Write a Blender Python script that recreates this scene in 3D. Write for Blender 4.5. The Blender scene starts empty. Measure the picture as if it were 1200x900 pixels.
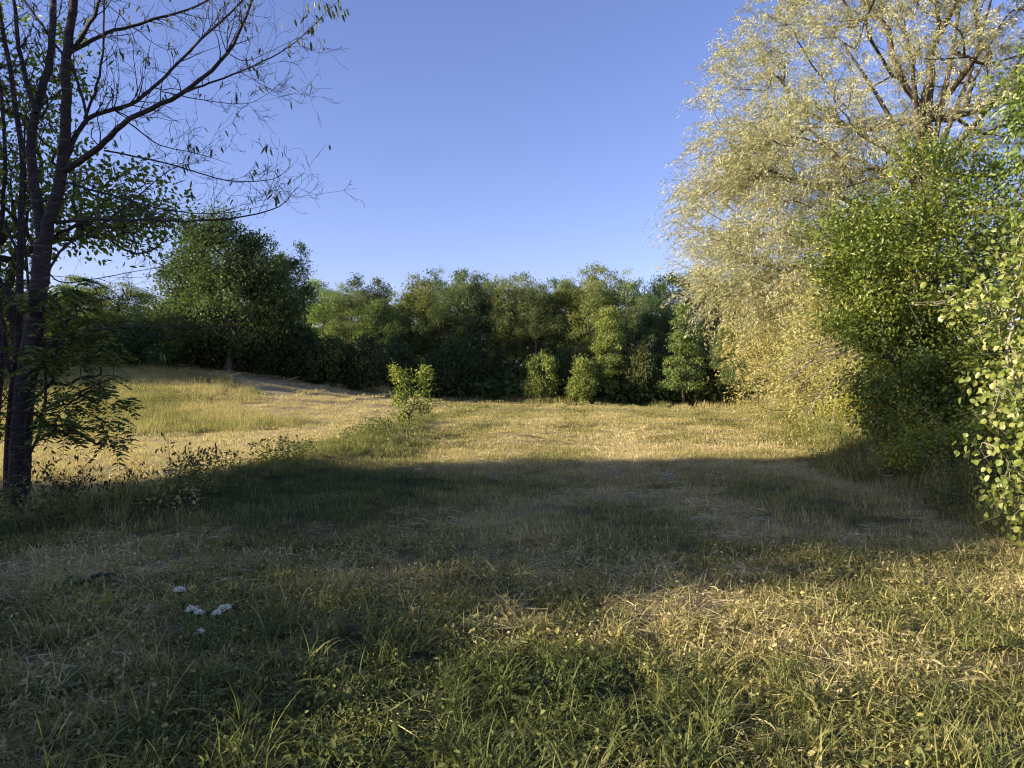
import bpy, math, random
import numpy as np
from mathutils import Vector

SC = bpy.context.scene
COL = SC.collection
R = math.radians
random.seed(4)

# ------------------------------------------------------------------ camera, sky, sun
cam_d = bpy.data.cameras.new('camera'); cam = bpy.data.objects.new('camera', cam_d); COL.objects.link(cam)
cam_d.sensor_width = 36; cam_d.lens = 27; cam_d.clip_end = 6000; cam_d.clip_start = 0.05
EYE = 1.6; FPX = 900.0; HOR = 445.0
cam.location = (0, 0, EYE); cam.rotation_euler = (R(90 - 0.32), 0, 0)
SC.camera = cam

SUN_EL = 17.0          # degrees above the horizon
SUN_AZ = 17.0          # light travels towards +X, turned this much towards +Y
w = bpy.data.worlds.new('World'); SC.world = w; w.use_nodes = True
nt = w.node_tree; bg = nt.nodes['Background']
sky = nt.nodes.new('ShaderNodeTexSky'); sky.sky_type = 'NISHITA'; sky.sun_disc = False
sky.sun_elevation = R(SUN_EL)
sky.sun_rotation = R(-90 - SUN_AZ)
sky.air_density = 1.0; sky.dust_density = 0.4; sky.ozone_density = 4.0
tn = nt.nodes.new('ShaderNodeMix'); tn.data_type = 'RGBA'; tn.blend_type = 'MULTIPLY'; tn.inputs[0].default_value = 1
tn.inputs[7].default_value = (1.30, .985, 1.17, 1)
nt.links.new(sky.outputs[0], tn.inputs[6]); nt.links.new(tn.outputs[2], bg.inputs[0]); bg.inputs[1].default_value = 0.077
sl = bpy.data.lights.new('sun', 'SUN'); sun = bpy.data.objects.new('sun', sl); COL.objects.link(sun)
sl.energy = 4.3; sl.angle = R(0.5); sl.color = (1.0, 0.86, 0.64)
_d = Vector((math.cos(R(SUN_EL)) * math.cos(R(SUN_AZ)), math.cos(R(SUN_EL)) * math.sin(R(SUN_AZ)), -math.sin(R(SUN_EL))))
sun.rotation_euler = _d.to_track_quat('-Z', 'Y').to_euler()
SC.view_settings.view_transform = 'Standard'; SC.view_settings.look = 'None'
SC.view_settings.gamma = 1; SC.view_settings.use_curve_mapping = False
SC.view_settings.exposure = 1.45
SC.render.engine = 'CYCLES'
SC.cycles.max_bounces = 8; SC.cycles.diffuse_bounces = 5; SC.cycles.glossy_bounces = 1
SC.cycles.transmission_bounces = 4; SC.cycles.transparent_max_bounces = 4
SC.cycles.use_denoising = True
try: SC.cycles.denoiser = 'OPENIMAGEDENOISE'
except Exception: pass
SC.cycles.sample_clamp_indirect = 4
SC.cycles.filter_width = 1.15

# ------------------------------------------------------------------ noise and terrain
_rg = np.random.default_rng(11); _T = _rg.random((256, 256))
def vnoise(x, y, s=1.0, o=0):
    x = np.asarray(x, float) / s + 17.3 + o * 7.7; y = np.asarray(y, float) / s + 31.9 + o * 3.1
    xi = np.floor(x).astype(int); yi = np.floor(y).astype(int); fx = x - xi; fy = y - yi
    fx = fx * fx * (3 - 2 * fx); fy = fy * fy * (3 - 2 * fy)
    g = lambda a, b: _T[a % 256, b % 256]
    return (g(xi, yi) * (1 - fx) + g(xi + 1, yi) * fx) * (1 - fy) + (g(xi, yi + 1) * (1 - fx) + g(xi + 1, yi + 1) * fx) * fy
def fbm(x, y, s, o=0): return (vnoise(x, y, s, o) + .5 * vnoise(x, y, s / 2.1, o + 1) + .25 * vnoise(x, y, s / 4.3, o + 2)) / 1.75
def sst(t): t = np.clip(t, 0, 1); return t * t * (3 - 2 * t)
BANK = [(-2, -5.6), (6, -5.0), (8.7, -4.8), (11.5, -4.1), (15.2, -3.5), (24, -3.3), (34, -3.6), (48, -5.0), (200, -6)]
def bank_x(y): return np.interp(y, [b[0] for b in BANK], [b[1] for b in BANK])
EDGE = [(-3, 6.3), (0, 5.4), (6, 4.9), (8.7, 4.9), (12.5, 5.1), (14.4, 5.5), (18, 6.9), (26, 9.3), (36, 11.4), (50, 14.2), (58, 15), (200, 15)]
def edge_x(y): return np.interp(y, [b[0] for b in EDGE], [b[1] for b in EDGE])
def furrow(x, y): return np.exp(-((y - 20.6 - (vnoise(x, y * 0, 1.5, 91) - .5) * .5) / .28) ** 2) * sst((x + 2.6) / 1.2) * sst((4.2 - x) / 2.0)
def ground_z(x, y):
    x = np.asarray(x, float); y = np.asarray(y, float)
    z = 2.4 * sst((-x - 2) / 19) * sst((y - 22) / 34)
    z = z - 0.45 * sst((x + 6) / 20) * sst((y - 30) / 30)
    z = z + 0.17 * np.exp(-((x - bank_x(y)) / 0.75) ** 2) * sst((y - 6) / 4) * (1 - sst((y - 27) / 8))
    z = z + 0.35 * sst((-x - 5) / 5) * sst((20 - y) / 10) * 0.5
    z = z + 0.75 * sst((x - edge_x(y) - .1) / 3.0) * sst((y - 2) / 6) * (1 - sst((y - 60) / 20))
    z = z - .09 * furrow(x, y)
    far = sst((np.hypot(x, y) - 6) / 20)
    z = z + (fbm(x, y, 7, 3) - .5) * 0.30 * far + (fbm(x, y, 1.6, 5) - .5) * 0.07
    z = z + 25 * sst((np.hypot(x, y) - 160) / 900) * fbm(x, y, 300, 9)
    return z
def gz(x, y): return float(ground_z(x, y))
def PX(px, py, Y): return np.array([(px - 600) / FPX * Y, Y, EYE + (HOR - py) / FPX * Y])
def inpoly(x, y, poly):
    x = np.asarray(x); y = np.asarray(y); c = np.zeros(x.shape, bool); n = len(poly)
    for i in range(n):
        x1, y1 = poly[i]; x2, y2 = poly[(i + 1) % n]
        c ^= ((y1 > y) != (y2 > y)) & (x < (x2 - x1) * (y - y1) / (y2 - y1 + 1e-9) + x1)
    return c
MEADOW = [(-6.9, 27), (-8.8, 24), (-10.6, 21), (-14, 19), (-30, 16), (-60, 30), (-50, 62), (-24, 52), (-16, 44), (-13, 40), (-12.5, 35)]
def region(x, y):
    """returns track mask, meadow mask, bank mask, rough edge mask"""
    jx = x + (fbm(x, y, 2.2, 21) - .5) * 1.6; jy = y + (fbm(x, y, 2.6, 23) - .5) * 2.4
    mead = inpoly(jx, jy, MEADOW).astype(float)
    bk = np.exp(-((jx - bank_x(y)) / 0.75) ** 2) * (1 - sst((y - 30) / 10))
    tr = sst((bank_x(y) - .75 - jx) / 0.7) * sst((y - 6.5) / 2.5) * (1 - mead) * (1 - sst((y - 46) / 7))
    eg = sst((jx - edge_x(y) + .1) / .9)
    return tr, mead, bk, eg
def dryness_and_light(x, y):
    x = np.asarray(x, float); y = np.asarray(y, float)
    tr, me, bk, eg = region(x, y)
    d = 0.45 - .08 * sst((6 - y) / 2) + (fbm(x, y, 1.3, 31) - .5) * 0.9 + (fbm(x, y, 6, 33) - .5) * .6
    d = d + 0.20 * sst((y - 11) / 8)
    stripe = np.sin((x - 0.10 * y) * 2 * math.pi / 2.9) * 0.13
    d = d + stripe * sst((y - 9) / 6)
    d = d - 0.38 * np.exp(-((x + .4) / 1.5) ** 2 - ((y - 3.6) / 1.0) ** 2) + .10 * sst((y - 5) / 1.5) * (y < 15) + .07 * sst((x - .3) / 1.5) * (y < 7.5)  # last two terms put light into the colour: shade band lifted, sunlit right brightened
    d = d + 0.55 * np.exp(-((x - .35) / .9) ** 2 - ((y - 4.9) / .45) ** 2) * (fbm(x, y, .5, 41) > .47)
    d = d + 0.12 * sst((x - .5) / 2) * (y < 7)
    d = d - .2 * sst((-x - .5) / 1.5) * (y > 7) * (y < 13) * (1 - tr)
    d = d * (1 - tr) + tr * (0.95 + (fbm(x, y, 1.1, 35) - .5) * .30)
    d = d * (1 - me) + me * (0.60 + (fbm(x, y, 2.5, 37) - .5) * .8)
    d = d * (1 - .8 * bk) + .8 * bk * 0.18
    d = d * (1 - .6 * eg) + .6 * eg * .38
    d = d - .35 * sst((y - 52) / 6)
    return np.clip(d, 0, 1)

# ------------------------------------------------------------------ mesh helpers
def mesh_from(name, V, faces, mat=None, smooth=False, rnd=None):
    """faces: list of int arrays (M,k); rnd: per-face values in the same order"""
    me = bpy.data.meshes.new(name)
    V = np.asarray(V, np.float32).reshape(-1, 3)
    faces = [np.asarray(f, np.int32) for f in faces if len(f)]
    me.vertices.add(len(V)); me.vertices.foreach_set('co', V.ravel())
    nl = sum(f.size for f in faces); npoly = sum(len(f) for f in faces)
    me.loops.add(nl); me.loops.foreach_set('vertex_index', np.concatenate([f.ravel() for f in faces]))
    me.polygons.add(npoly)
    tot = np.concatenate([np.full(len(f), f.shape[1]) for f in faces]).astype(np.int32)
    st = np.concatenate([[0], np.cumsum(tot)[:-1]]).astype(np.int32)
    me.polygons.foreach_set('loop_start', st); me.polygons.foreach_set('loop_total', tot)
    if smooth: me.polygons.foreach_set('use_smooth', np.ones(npoly, bool))
    me.update(calc_edges=True)
    if rnd is not None:
        a = me.attributes.new('rnd', 'FLOAT', 'FACE'); a.data.foreach_set('value', np.asarray(rnd, np.float32))
    if mat: me.materials.append(mat)
    return me
def link(name, me, parent=None):
    o = bpy.data.objects.new(name, me); COL.objects.link(o)
    if parent: o.parent = parent
    return o
def tag(o, label=None, cat=None, group=None, kind=None):
    if label: o['label'] = label
    if cat: o['category'] = cat
    if group: o['group'] = group
    if kind: o['kind'] = kind
    return o
def empty(name, loc, label, cat, group=None, rz=0, sc=1):
    o = bpy.data.objects.new(name, None); COL.objects.link(o); o.location = loc; o.rotation_euler = (0, 0, rz)
    o.scale = (sc, sc, sc) if not hasattr(sc, '__len__') else sc
    o.empty_display_size = .2
    return tag(o, label, cat, group)
def unit(v): return v / (np.linalg.norm(v, axis=-1, keepdims=True) + 1e-9)

class Acc:
    """accumulates tubes"""
    def __init__(s): s.V = []; s.F = []; s.n = 0
    def tube(s, P, r, k=6):
        P = np.asarray(P, float); r = np.asarray(r, float); n = len(P)
        if n < 2: return
        T = unit(np.gradient(P, axis=0)); u = np.cross(T[0], [0.31, 0.2, .93])
        if np.linalg.norm(u) < .1: u = np.cross(T[0], [1, 0, 0])
        u = u / np.linalg.norm(u); a = np.arange(k) * 2 * math.pi / k; rings = []
        for i in range(n):
            u = u - T[i] * np.dot(u, T[i]); u = u / (np.linalg.norm(u) + 1e-9); v = np.cross(T[i], u)
            rings.append(P[i] + r[i] * (np.cos(a)[:, None] * u + np.sin(a)[:, None] * v))
        s.V.append(np.concatenate(rings)); j = np.arange(k); j2 = (j + 1) % k
        for i in range(n - 1):
            b = s.n + i * k
            s.F.append(np.stack([b + j, b + j2, b + k + j2, b + k + j], 1))
        s.n += n * k
    def mesh(s, name, mat): return mesh_from(name, np.concatenate(s.V), [np.concatenate(s.F)], mat, smooth=True)
def smooth_path(P, sub=3):
    P = np.asarray(P, float); n = len(P)
    if n < 3: return np.linspace(P[0], P[-1], sub + 1), np.linspace(0, n - 1, sub + 1)
    out = []; ts = []
    E = np.vstack([2 * P[0] - P[1], P, 2 * P[-1] - P[-2]])
    for i in range(n - 1):
        p0, p1, p2, p3 = E[i], E[i + 1], E[i + 2], E[i + 3]
        for k in range(sub):
            t = k / sub
            out.append(.5 * (2 * p1 + (p2 - p0) * t + (2 * p0 - 5 * p1 + 4 * p2 - p3) * t * t + (3 * p1 - p0 - 3 * p2 + p3) * t ** 3)); ts.append(i + t)
    out.append(P[-1]); ts.append(n - 1)
    return np.array(out), np.array(ts)

def leaves(rg, P, L, W, d=None, shape=4, jit=1.0, flat=0.0, droop=0.0, fold=.12):
    """P (N,3) base points -> verts, faces for leaves"""
    n = len(P); D = rg.normal(size=(n, 3)) * jit
    if d is not None: D = unit(D) * jit * .9 + d
    D[:, 2] -= droop; D[:, 2] *= (1 - flat * .6); D = unit(D)
    Rn = rg.normal(size=(n, 3)); Rn[:, 2] += flat * 3
    S = unit(np.cross(D, Rn)); N = unit(np.cross(S, D))
    L = L * rg.uniform(.65, 1.25, (n, 1)); W = W * rg.uniform(.7, 1.2, (n, 1))
    if shape == 4:
        V = np.stack([P, P + D * L * .45 + S * W * .5, P + D * L, P + D * L * .45 - S * W * .5], 1)
        F = np.arange(n * 4).reshape(n, 4)
    elif shape == 6:      # folded along the midrib, two quads
        up = N * W * fold * 2
        V = np.stack([P, P + D * L, P + D * L * .25 + S * W * .42 + up, P + D * L * .65 + S * W * .42 + up - N * L * .05,
                      P + D * L * .25 - S * W * .42 + up, P + D * L * .65 - S * W * .42 + up - N * L * .05], 1)
        b = np.arange(n)[:, None] * 6
        F = np.concatenate([b + [0, 2, 3, 1], b + [0, 1, 5, 4]], 1).reshape(-1, 4)
    return V.reshape(-1, 3), F
def leaf_mesh(name, V, F, mat, rg, per=1, rnd=None):
    m = len(F) // per
    if rnd is None: rnd = rg.random(m)
    return mesh_from(name, V, [F], mat, rnd=np.repeat(rnd, per))

# ------------------------------------------------------------------ materials
def newmat(name):
    m = bpy.data.materials.new(name); m.use_nodes = True; t = m.node_tree; t.nodes.clear()
    out = t.nodes.new('ShaderNodeOutputMaterial'); return m, t, out
def nd(t, typ, **kw):
    n = t.nodes.new(typ)
    for k, v in kw.items(): setattr(n, k, v)
    return n
def ramp(t, fac, stops):
    r = nd(t, 'ShaderNodeValToRGB'); e = r.color_ramp.elements
    while len(e) < len(stops): e.new(.5)
    for i, (p, c) in enumerate(stops): e[i].position = p; e[i].color = (*c, 1)
    t.links.new(fac, r.inputs[0]); return r.outputs[0]
def math_(t, op, a, b=None, c=None):
    n = nd(t, 'ShaderNodeMath', operation=op)
    for i, v in enumerate((a, b, c)):
        if v is None: continue
        if isinstance(v, (int, float)): n.inputs[i].default_value = v
        else: t.links.new(v, n.inputs[i])
    return n.outputs[0]
def noise(t, scale, detail=3, rough=.6, vec=None):
    n = nd(t, 'ShaderNodeTexNoise'); n.inputs['Scale'].default_value = scale; n.inputs['Detail'].default_value = detail
    n.inputs['Roughness'].default_value = rough
    if vec: t.links.new(vec, n.inputs['Vector'])
    return n.outputs[0]
def mixc(t, typ, fac, a, b):
    n = nd(t, 'ShaderNodeMix', data_type='RGBA', blend_type=typ)
    for s, v in ((0, fac), (6, a), (7, b)):
        if isinstance(v, (int, float)): n.inputs[s].default_value = v
        elif isinstance(v, tuple): n.inputs[s].default_value = (*v, 1)
        else: t.links.new(v, n.inputs[s])
    return n.outputs[2]
def leafy(t, out, col, trans=.35, gloss=.25, rough=.45, tsat=(1.0, 1.15, .55)):
    p = nd(t, 'ShaderNodeBsdfPrincipled'); t.links.new(col, p.inputs['Base Color']); p.inputs['Roughness'].default_value = rough
    p.inputs['Specular IOR Level'].default_value = gloss
    tr = nd(t, 'ShaderNodeBsdfTranslucent'); t.links.new(mixc(t, 'MULTIPLY', 1.0, col, tsat), tr.inputs[0])
    mx = nd(t, 'ShaderNodeMixShader'); mx.inputs[0].default_value = trans
    t.links.new(p.outputs[0], mx.inputs[1]); t.links.new(tr.outputs[0], mx.inputs[2]); t.links.new(mx.outputs[0], out.inputs[0])

def foliage_mat(name, stops, trans=.35, gloss=.3, rough=.45, patch=.7, amount=.5, tint=True):
    m, t, out = newmat(name)
    at = nd(t, 'ShaderNodeAttribute', attribute_name='rnd')
    geo = nd(t, 'ShaderNodeNewGeometry')
    f = math_(t, 'MULTIPLY_ADD', noise(t, patch, 2, .5, geo.outputs['Position']), amount * 2, -amount)
    f = math_(t, 'ADD', at.outputs['Fac'], f)
    c = ramp(t, f, stops)
    if tint:
        oi = nd(t, 'ShaderNodeObjectInfo'); c = mixc(t, 'MULTIPLY', 1.0, c, oi.outputs['Color'])
    leafy(t, out, c, trans, gloss, rough)
    return m
def bark_mat(name, a, b, scale=6, stretch=4, lent=False):
    m, t, out = newmat(name)
    tc = nd(t, 'ShaderNodeTexCoord'); mp = nd(t, 'ShaderNodeMapping'); t.links.new(tc.outputs['Object'], mp.inputs[0])
    mp.inputs['Scale'].default_value = (1, 1, 1 / stretch)
    n1 = noise(t, scale * 3, 5, .7, mp.outputs[0]); c = ramp(t, n1, [(.3, a), (.7, b)])
    if lent:
        mp2 = nd(t, 'ShaderNodeMapping'); t.links.new(tc.outputs['Object'], mp2.inputs[0]); mp2.inputs['Scale'].default_value = (3, 3, 26)
        n2 = noise(t, 2.2, 2, .5, mp2.outputs[0]); f = ramp(t, n2, [(.60, (0, 0, 0)), (.68, (1, 1, 1))])
        c = mixc(t, 'MIX', math_(t, 'MULTIPLY', f, .35), c, (.30, .26, .22))
    p = nd(t, 'ShaderNodeBsdfPrincipled'); t.links.new(c, p.inputs['Base Color']); p.inputs['Roughness'].default_value = .8
    p.inputs['Specular IOR Level'].default_value = .2
    b_ = nd(t, 'ShaderNodeBump'); b_.inputs['Strength'].default_value = .8; b_.inputs['Distance'].default_value = .02
    t.links.new(n1, b_.inputs['Height']); t.links.new(b_.outputs[0], p.inputs['Normal']); t.links.new(p.outputs[0], out.inputs[0])
    return m

GRASS_STOPS = [(0.0, (.105, .130, .042)), (.28, (.180, .205, .062)), (.5, (.33, .31, .105)), (.75, (.52, .44, .19)), (1.0, (.66, .55, .31))]
def grass_mat(name, instancer=True, spread=.62, shift=0.0, trans=.42):
    m, t, out = newmat(name)
    at = nd(t, 'ShaderNodeAttribute', attribute_name='rnd')
    dr = nd(t, 'ShaderNodeAttribute', attribute_name='dry')
    if instancer: dr.attribute_type = 'INSTANCER'
    geo = nd(t, 'ShaderNodeNewGeometry')
    f = math_(t, 'MULTIPLY_ADD', at.outputs['Fac'], spread, -spread / 2 + shift)
    f = math_(t, 'ADD', f, dr.outputs['Fac'])
    f = math_(t, 'ADD', f, math_(t, 'MULTIPLY_ADD', noise(t, 2.3, 3, .6, geo.outputs['Position']), .5, -.25))
    c = ramp(t, f, GRASS_STOPS)
    at2 = nd(t, 'ShaderNodeAttribute', attribute_name='rnd')
    v = math_(t, 'FRACT', math_(t, 'MULTIPLY', at2.outputs['Fac'], 37.0))
    v = math_(t, 'MULTIPLY_ADD', v, .7, .62)
    cm = nd(t, 'ShaderNodeCombineColor'); [t.links.new(v, cm.inputs[i]) for i in range(3)]
    c = mixc(t, 'MULTIPLY', 1.0, c, cm.outputs[0])
    leafy(t, out, c, trans, .2, .55, (1.0, 1.05, .6))
    return m

M_grass = grass_mat('grass_blades')
M_straw = grass_mat('straw_stalks', spread=.35, shift=.42, trans=.15)
M_clover = grass_mat('low_weed_leaves', spread=.25, shift=-.25, trans=.3)
M_wood = foliage_mat('wood_leaves', [(0, (.10, .125, .055)), (.45, (.17, .205, .080)), (.8, (.25, .275, .105)), (1, (.33, .32, .13))], patch=.35, amount=.25, trans=.38, gloss=.15)
M_willow = foliage_mat('willow_leaves', [(0, (.18, .19, .09)), (.3, (.36, .36, .19)), (.65, (.57, .53, .31)), (1, (.74, .70, .50))], patch=.6, amount=.3, trans=.3, gloss=.2, rough=.5)
M_bush = foliage_mat('glossy_bush_leaves', [(0, (.055, .080, .022)), (.5, (.105, .145, .034)), (.85, (.19, .215, .05)), (1, (.34, .30, .08))], patch=1.2, amount=.3, gloss=.5, rough=.35)
M_poplar = foliage_mat('pale_round_leaves', [(0, (.10, .16, .045)), (.5, (.19, .25, .08)), (.8, (.30, .34, .15)), (1, (.50, .52, .36))], patch=3.5, amount=.5, gloss=.5, rough=.4)
M_dark = foliage_mat('cherry_and_ash_leaves', [(0, (.04, .065, .018)), (.6, (.09, .12, .03)), (1, (.16, .17, .04))], patch=1.5, amount=.25, gloss=.4)
M_dead = foliage_mat('withered_leaves', [(0, (.05, .035, .02)), (.6, (.10, .07, .035)), (1, (.18, .14, .06))], patch=3, amount=.25, trans=.15, gloss=.1)
M_white = foliage_mat('white_umbel_flowers', [(0, (.76, .76, .70)), (1, (.88, .88, .84))], patch=3, amount=.1, trans=.3, gloss=.1)
M_stem = foliage_mat('green_stems', [(0, (.08, .12, .03)), (1, (.14, .17, .05))], patch=3, amount=.1, trans=.1)
B_cherry = bark_mat('cherry_bark', (.022, .018, .017), (.062, .050, .046), 5, .5, True)
B_wood = bark_mat('wood_bark', (.06, .048, .036), (.15, .125, .10), 4, 5)
B_willow = bark_mat('willow_bark', (.050, .040, .028), (.14, .11, .075), 4, 6)
B_twig = bark_mat('pale_dead_twigs', (.20, .17, .12), (.38, .33, .25), 8, 4)

# ground
def ground_mat():
    m, t, out = newmat('meadow_soil_and_thatch')
    geo = nd(t, 'ShaderNodeNewGeometry'); pos = geo.outputs['Position']
    dr = nd(t, 'ShaderNodeAttribute', attribute_name='dry')
    f = math_(t, 'ADD', dr.outputs['Fac'], math_(t, 'MULTIPLY_ADD', noise(t, 2.3, 3, .6, pos), .5, -.25))
    f = math_(t, 'ADD', f, math_(t, 'MULTIPLY_ADD', noise(t, 28, 4, .7, pos), .7, -.35))
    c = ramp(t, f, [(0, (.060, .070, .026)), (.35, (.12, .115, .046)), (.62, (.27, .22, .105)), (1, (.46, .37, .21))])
    n3 = noise(t, 90, 3, .7, pos)
    c = mixc(t, 'MULTIPLY', 1.0, c, ramp(t, n3, [(.3, (.45, .44, .43)), (.62, (1.15, 1.15, 1.15))]))
    p = nd(t, 'ShaderNodeBsdfPrincipled'); t.links.new(c, p.inputs['Base Color']); p.inputs['Roughness'].default_value = .95
    p.inputs['Specular IOR Level'].default_value = .05
    b = nd(t, 'ShaderNodeBump'); b.inputs['Strength'].default_value = 1; b.inputs['Distance'].default_value = .05
    t.links.new(noise(t, 35, 5, .75, pos), b.inputs['Height']); t.links.new(b.outputs[0], p.inputs['Normal'])
    t.links.new(p.outputs[0], out.inputs[0]); return m

# ------------------------------------------------------------------ ground sheet
def make_ground():
    n = 460
    u = np.linspace(-1, 1, n); k = 6.2
    gx = np.sinh(u * k) / math.sinh(k) * 2500
    gy = np.sinh((u - 0) * k) / math.sinh(k) * 2500 + 10
    X, Y = np.meshgrid(gx, gy); Z = ground_z(X, Y)
    V = np.stack([X, Y, Z], -1).reshape(-1, 3)
    i = np.arange(n - 1); a = (i[:, None] * n + i[None, :]).ravel()
    F = np.stack([a, a + 1, a + n + 1, a + n], 1)
    me = mesh_from('ground', V, [F], ground_mat(), smooth=True)
    at = me.attributes.new('dry', 'FLOAT', 'POINT'); at.data.foreach_set('value', dryness_and_light(X, Y).ravel().astype(np.float32))
    tag(link('ground', me), kind='structure')
make_ground()

# ------------------------------------------------------------------ tree builder
def ellip(rg, n, c, r, hollow=.45, cut=None):
    v = unit(rg.normal(size=(n * 3, 3))); q = rg.uniform(hollow ** 3, 1, (n * 3, 1)) ** (1 / 3)
    p = np.asarray(c) + v * q * np.asarray(r)
    if cut is not None: p = p[p[:, 2] > cut]
    return p[:n]
def skeleton(trunk, att, k=.35, tip=.012, e=2.4, base_r=None):
    P = [np.asarray(p, float) for p in trunk]; par = [-1] + list(range(len(trunk) - 1))
    path = [0.0]
    for i in range(1, len(P)): path.append(path[-1] + np.linalg.norm(P[i] - P[i - 1]))
    path = [p * .55 for p in path]
    top = P[-1]; order = np.argsort(np.linalg.norm(att - top, axis=1))
    A = np.zeros((len(P) + len(att), 3)); A[:len(P)] = P; pl = np.zeros(len(A)); pl[:len(P)] = path; n = len(P)
    nt_ = max(1, len(trunk) // 3)
    for i in order:
        a = att[i]; d = np.linalg.norm(A[nt_:n] - a, axis=1)
        dz = np.maximum(0, A[nt_:n, 2] - a[2]) * .5
        j = nt_ + int(np.argmin(d * 1.0 + k * pl[nt_:n] + dz)); A[n] = a; par.append(j); pl[n] = pl[j] + d[j - nt_]; n += 1
    par = np.array(par); rad = np.zeros(n); ch = [[] for _ in range(n)]
    for i in range(n):
        if par[i] >= 0: ch[par[i]].append(i)
    for i in range(n - 1, -1, -1):
        rad[i] = tip if not ch[i] else (sum(rad[c] ** e for c in ch[i]) + tip ** e * .3) ** (1 / e)
    if base_r: rad = tip + (rad - tip) * (base_r - tip) / (rad[0] - tip + 1e-9)
    return A[:n], par, rad, ch
def draw_skeleton(acc, A, par, rad, ch, rg, wob=.12, sides=6, minr=0.0, flare=1.0):
    stack = [(0, None)]
    while stack:
        s, frm = stack.pop(); idx = ([frm] if frm is not None else []) + [s]; c = s
        while ch[c]:
            b = max(ch[c], key=lambda q: rad[q])
            for o in ch[c]:
                if o != b: stack.append((o, c))
            idx.append(b); c = b
        P = A[idx].copy(); r = rad[idx].copy()
        if frm is not None: r[0] = min(r[0], r[1] * 1.25)
        else: r[0] *= flare
        if r.max() < minr: continue
        if len(P) == 2:
            m = (P[0] + P[1]) / 2 + rg.normal(size=3) * np.linalg.norm(P[1] - P[0]) * wob
            P = np.array([P[0], m, P[1]]); r = np.array([r[0], (r[0] + r[1]) / 2, r[1]])
        r[-1] *= .5
        Q, ts = smooth_path(P, 3); q = np.interp(ts, np.arange(len(P)), r)
        L = np.linalg.norm(P[1] - P[0]); Q[1:-1] += rg.normal(size=Q[1:-1].shape) * q[1:-1, None] * .5
        acc.tube(Q, q, sides if r.max() > .03 else 4)
def simple_tree(seed, H, lobes, n_nodes, per, leaf, trunk_h=.3, r0=.14, sig=.42, flatz=.6, bark=None, leafm=None, tip=.012, droop=.15, lean=0, shape=4, trunk_off=(0, 0), dens=1.0, k=.35):
    """unit-free tree at origin; lobes: list of (centre, radii, weight). returns trunk mesh, crown mesh"""
    rg = np.random.default_rng(seed); att = []
    wsum = sum(l[2] for l in lobes)
    for c, r, wt in lobes: att.append(ellip(rg, int(n_nodes * wt / wsum), c, r))
    att = np.concatenate(att); att = att[att[:, 2] > H * .06]
    th = H * trunk_h; zs = np.linspace(0, 1, 7)
    trunk = [np.array([lean * z * z * H * .3 + rg.normal() * .04 * H * .2, rg.normal() * .04 * H * .2, z * H * .82]) * np.array([1, 1, 1]) for z in zs]; trunk[0] = np.zeros(3) + [0, 0, -.25]
    A, par, rad, ch = skeleton(trunk, att, k=k, tip=tip, base_r=r0)
    acc = Acc(); draw_skeleton(acc, A, par, rad, ch, rg, flare=1.3)
    isleaf = np.array([len(c) <= 1 for c in ch]); isleaf[:6] = False
    C = A[isleaf]; n = len(C); cnt = rg.poisson(per * rg.uniform(.5, 1.5, n))
    idx = np.repeat(np.arange(n), cnt); sg = sig * rg.uniform(.7, 1.3, n)
    P = C[idx] + rg.normal(size=(len(idx), 3)) * sg[idx][:, None] * [1, 1, flatz]
    P = P[P[:, 2] > .05]
    cc = A[:, :].mean(0); outw = unit(P - cc)
    V, F = leaves(rg, P, leaf[0], leaf[1], d=outw * .5, shape=shape, flat=.35, droop=droop)
    rnd = .15 + .35 * rg.random(n)[idx][:len(P)] + .35 * rg.random(len(P)) if len(P) == len(idx) else .15 + .7 * rg.random(len(P))
    return acc.mesh('trunk', bark or B_wood), leaf_mesh('crown', V, F, leafm or M_wood, rg, 2 if shape == 6 else 1, rnd)
def place_tree(name, meshes, loc, label, cat, group=None, sc=1, rz=0, tint=None, parts=('trunk', 'crown')):
    t = empty(name, loc, label, cat, group, rz, sc)
    a = link(parts[0], meshes[0], t); b = link(parts[1], meshes[1], t)
    if tint: b.color = (*tint, 1)
    return t

# ------------------------------------------------------------------ the wood at the far side of the field
def lobes_round(s, H, W, n=9, low=.12):
    rg = np.random.default_rng(s); L = [((0, 0, H * .55), (W * .36, W * .36, H * .36), 1.6)]
    L.append(((rg.normal() * W * .12, rg.normal() * W * .12, H * .86), (W * .16, W * .16, H * .15), .35)); L.append(((rg.normal() * W * .2, rg.normal() * W * .2, H * .95), (W * .09, W * .09, H * .09), .12))
    for i in range(n):
        a = rg.uniform(0, 6.28); z = rg.uniform(low + .16, .92); rr = W * .34 * math.sqrt(max(.1, 1 - ((z - .5) / .55) ** 2))
        q = rg.uniform(.10, .25); k = rg.uniform(.9, 1.25); L.append(((math.cos(a) * rr * k, math.sin(a) * rr * k, z * H), (W * q, W * q, H * q * .62), .5))
    return L
VAR = []
for s, (H, W, n, per, leaf, sig) in enumerate([
        (9.5, 6.5, 300, 105, (.17, .10), .33), (10, 5.0, 270, 100, (.16, .10), .31), (9, 6.0, 300, 105, (.18, .10), .32),
        (10.5, 4.6, 250, 95, (.15, .09), .33), (8.5, 7.5, 330, 105, (.18, .11), .34)]):
    VAR.append((simple_tree(100 + s, H, lobes_round(200 + s, H, W, 13), n, per, leaf, sig=sig, r0=.16), H, W))
# tall narrow airy one
VAR.append((simple_tree(120, 11, [((0, 0, 6.5), (1.5, 1.5, 4.6), 1), ((.5, 0, 3.5), (1.6, 1.6, 2.2), .5)], 120, 40, (.18, .11), sig=.34, r0=.12), 11, 4))
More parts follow.
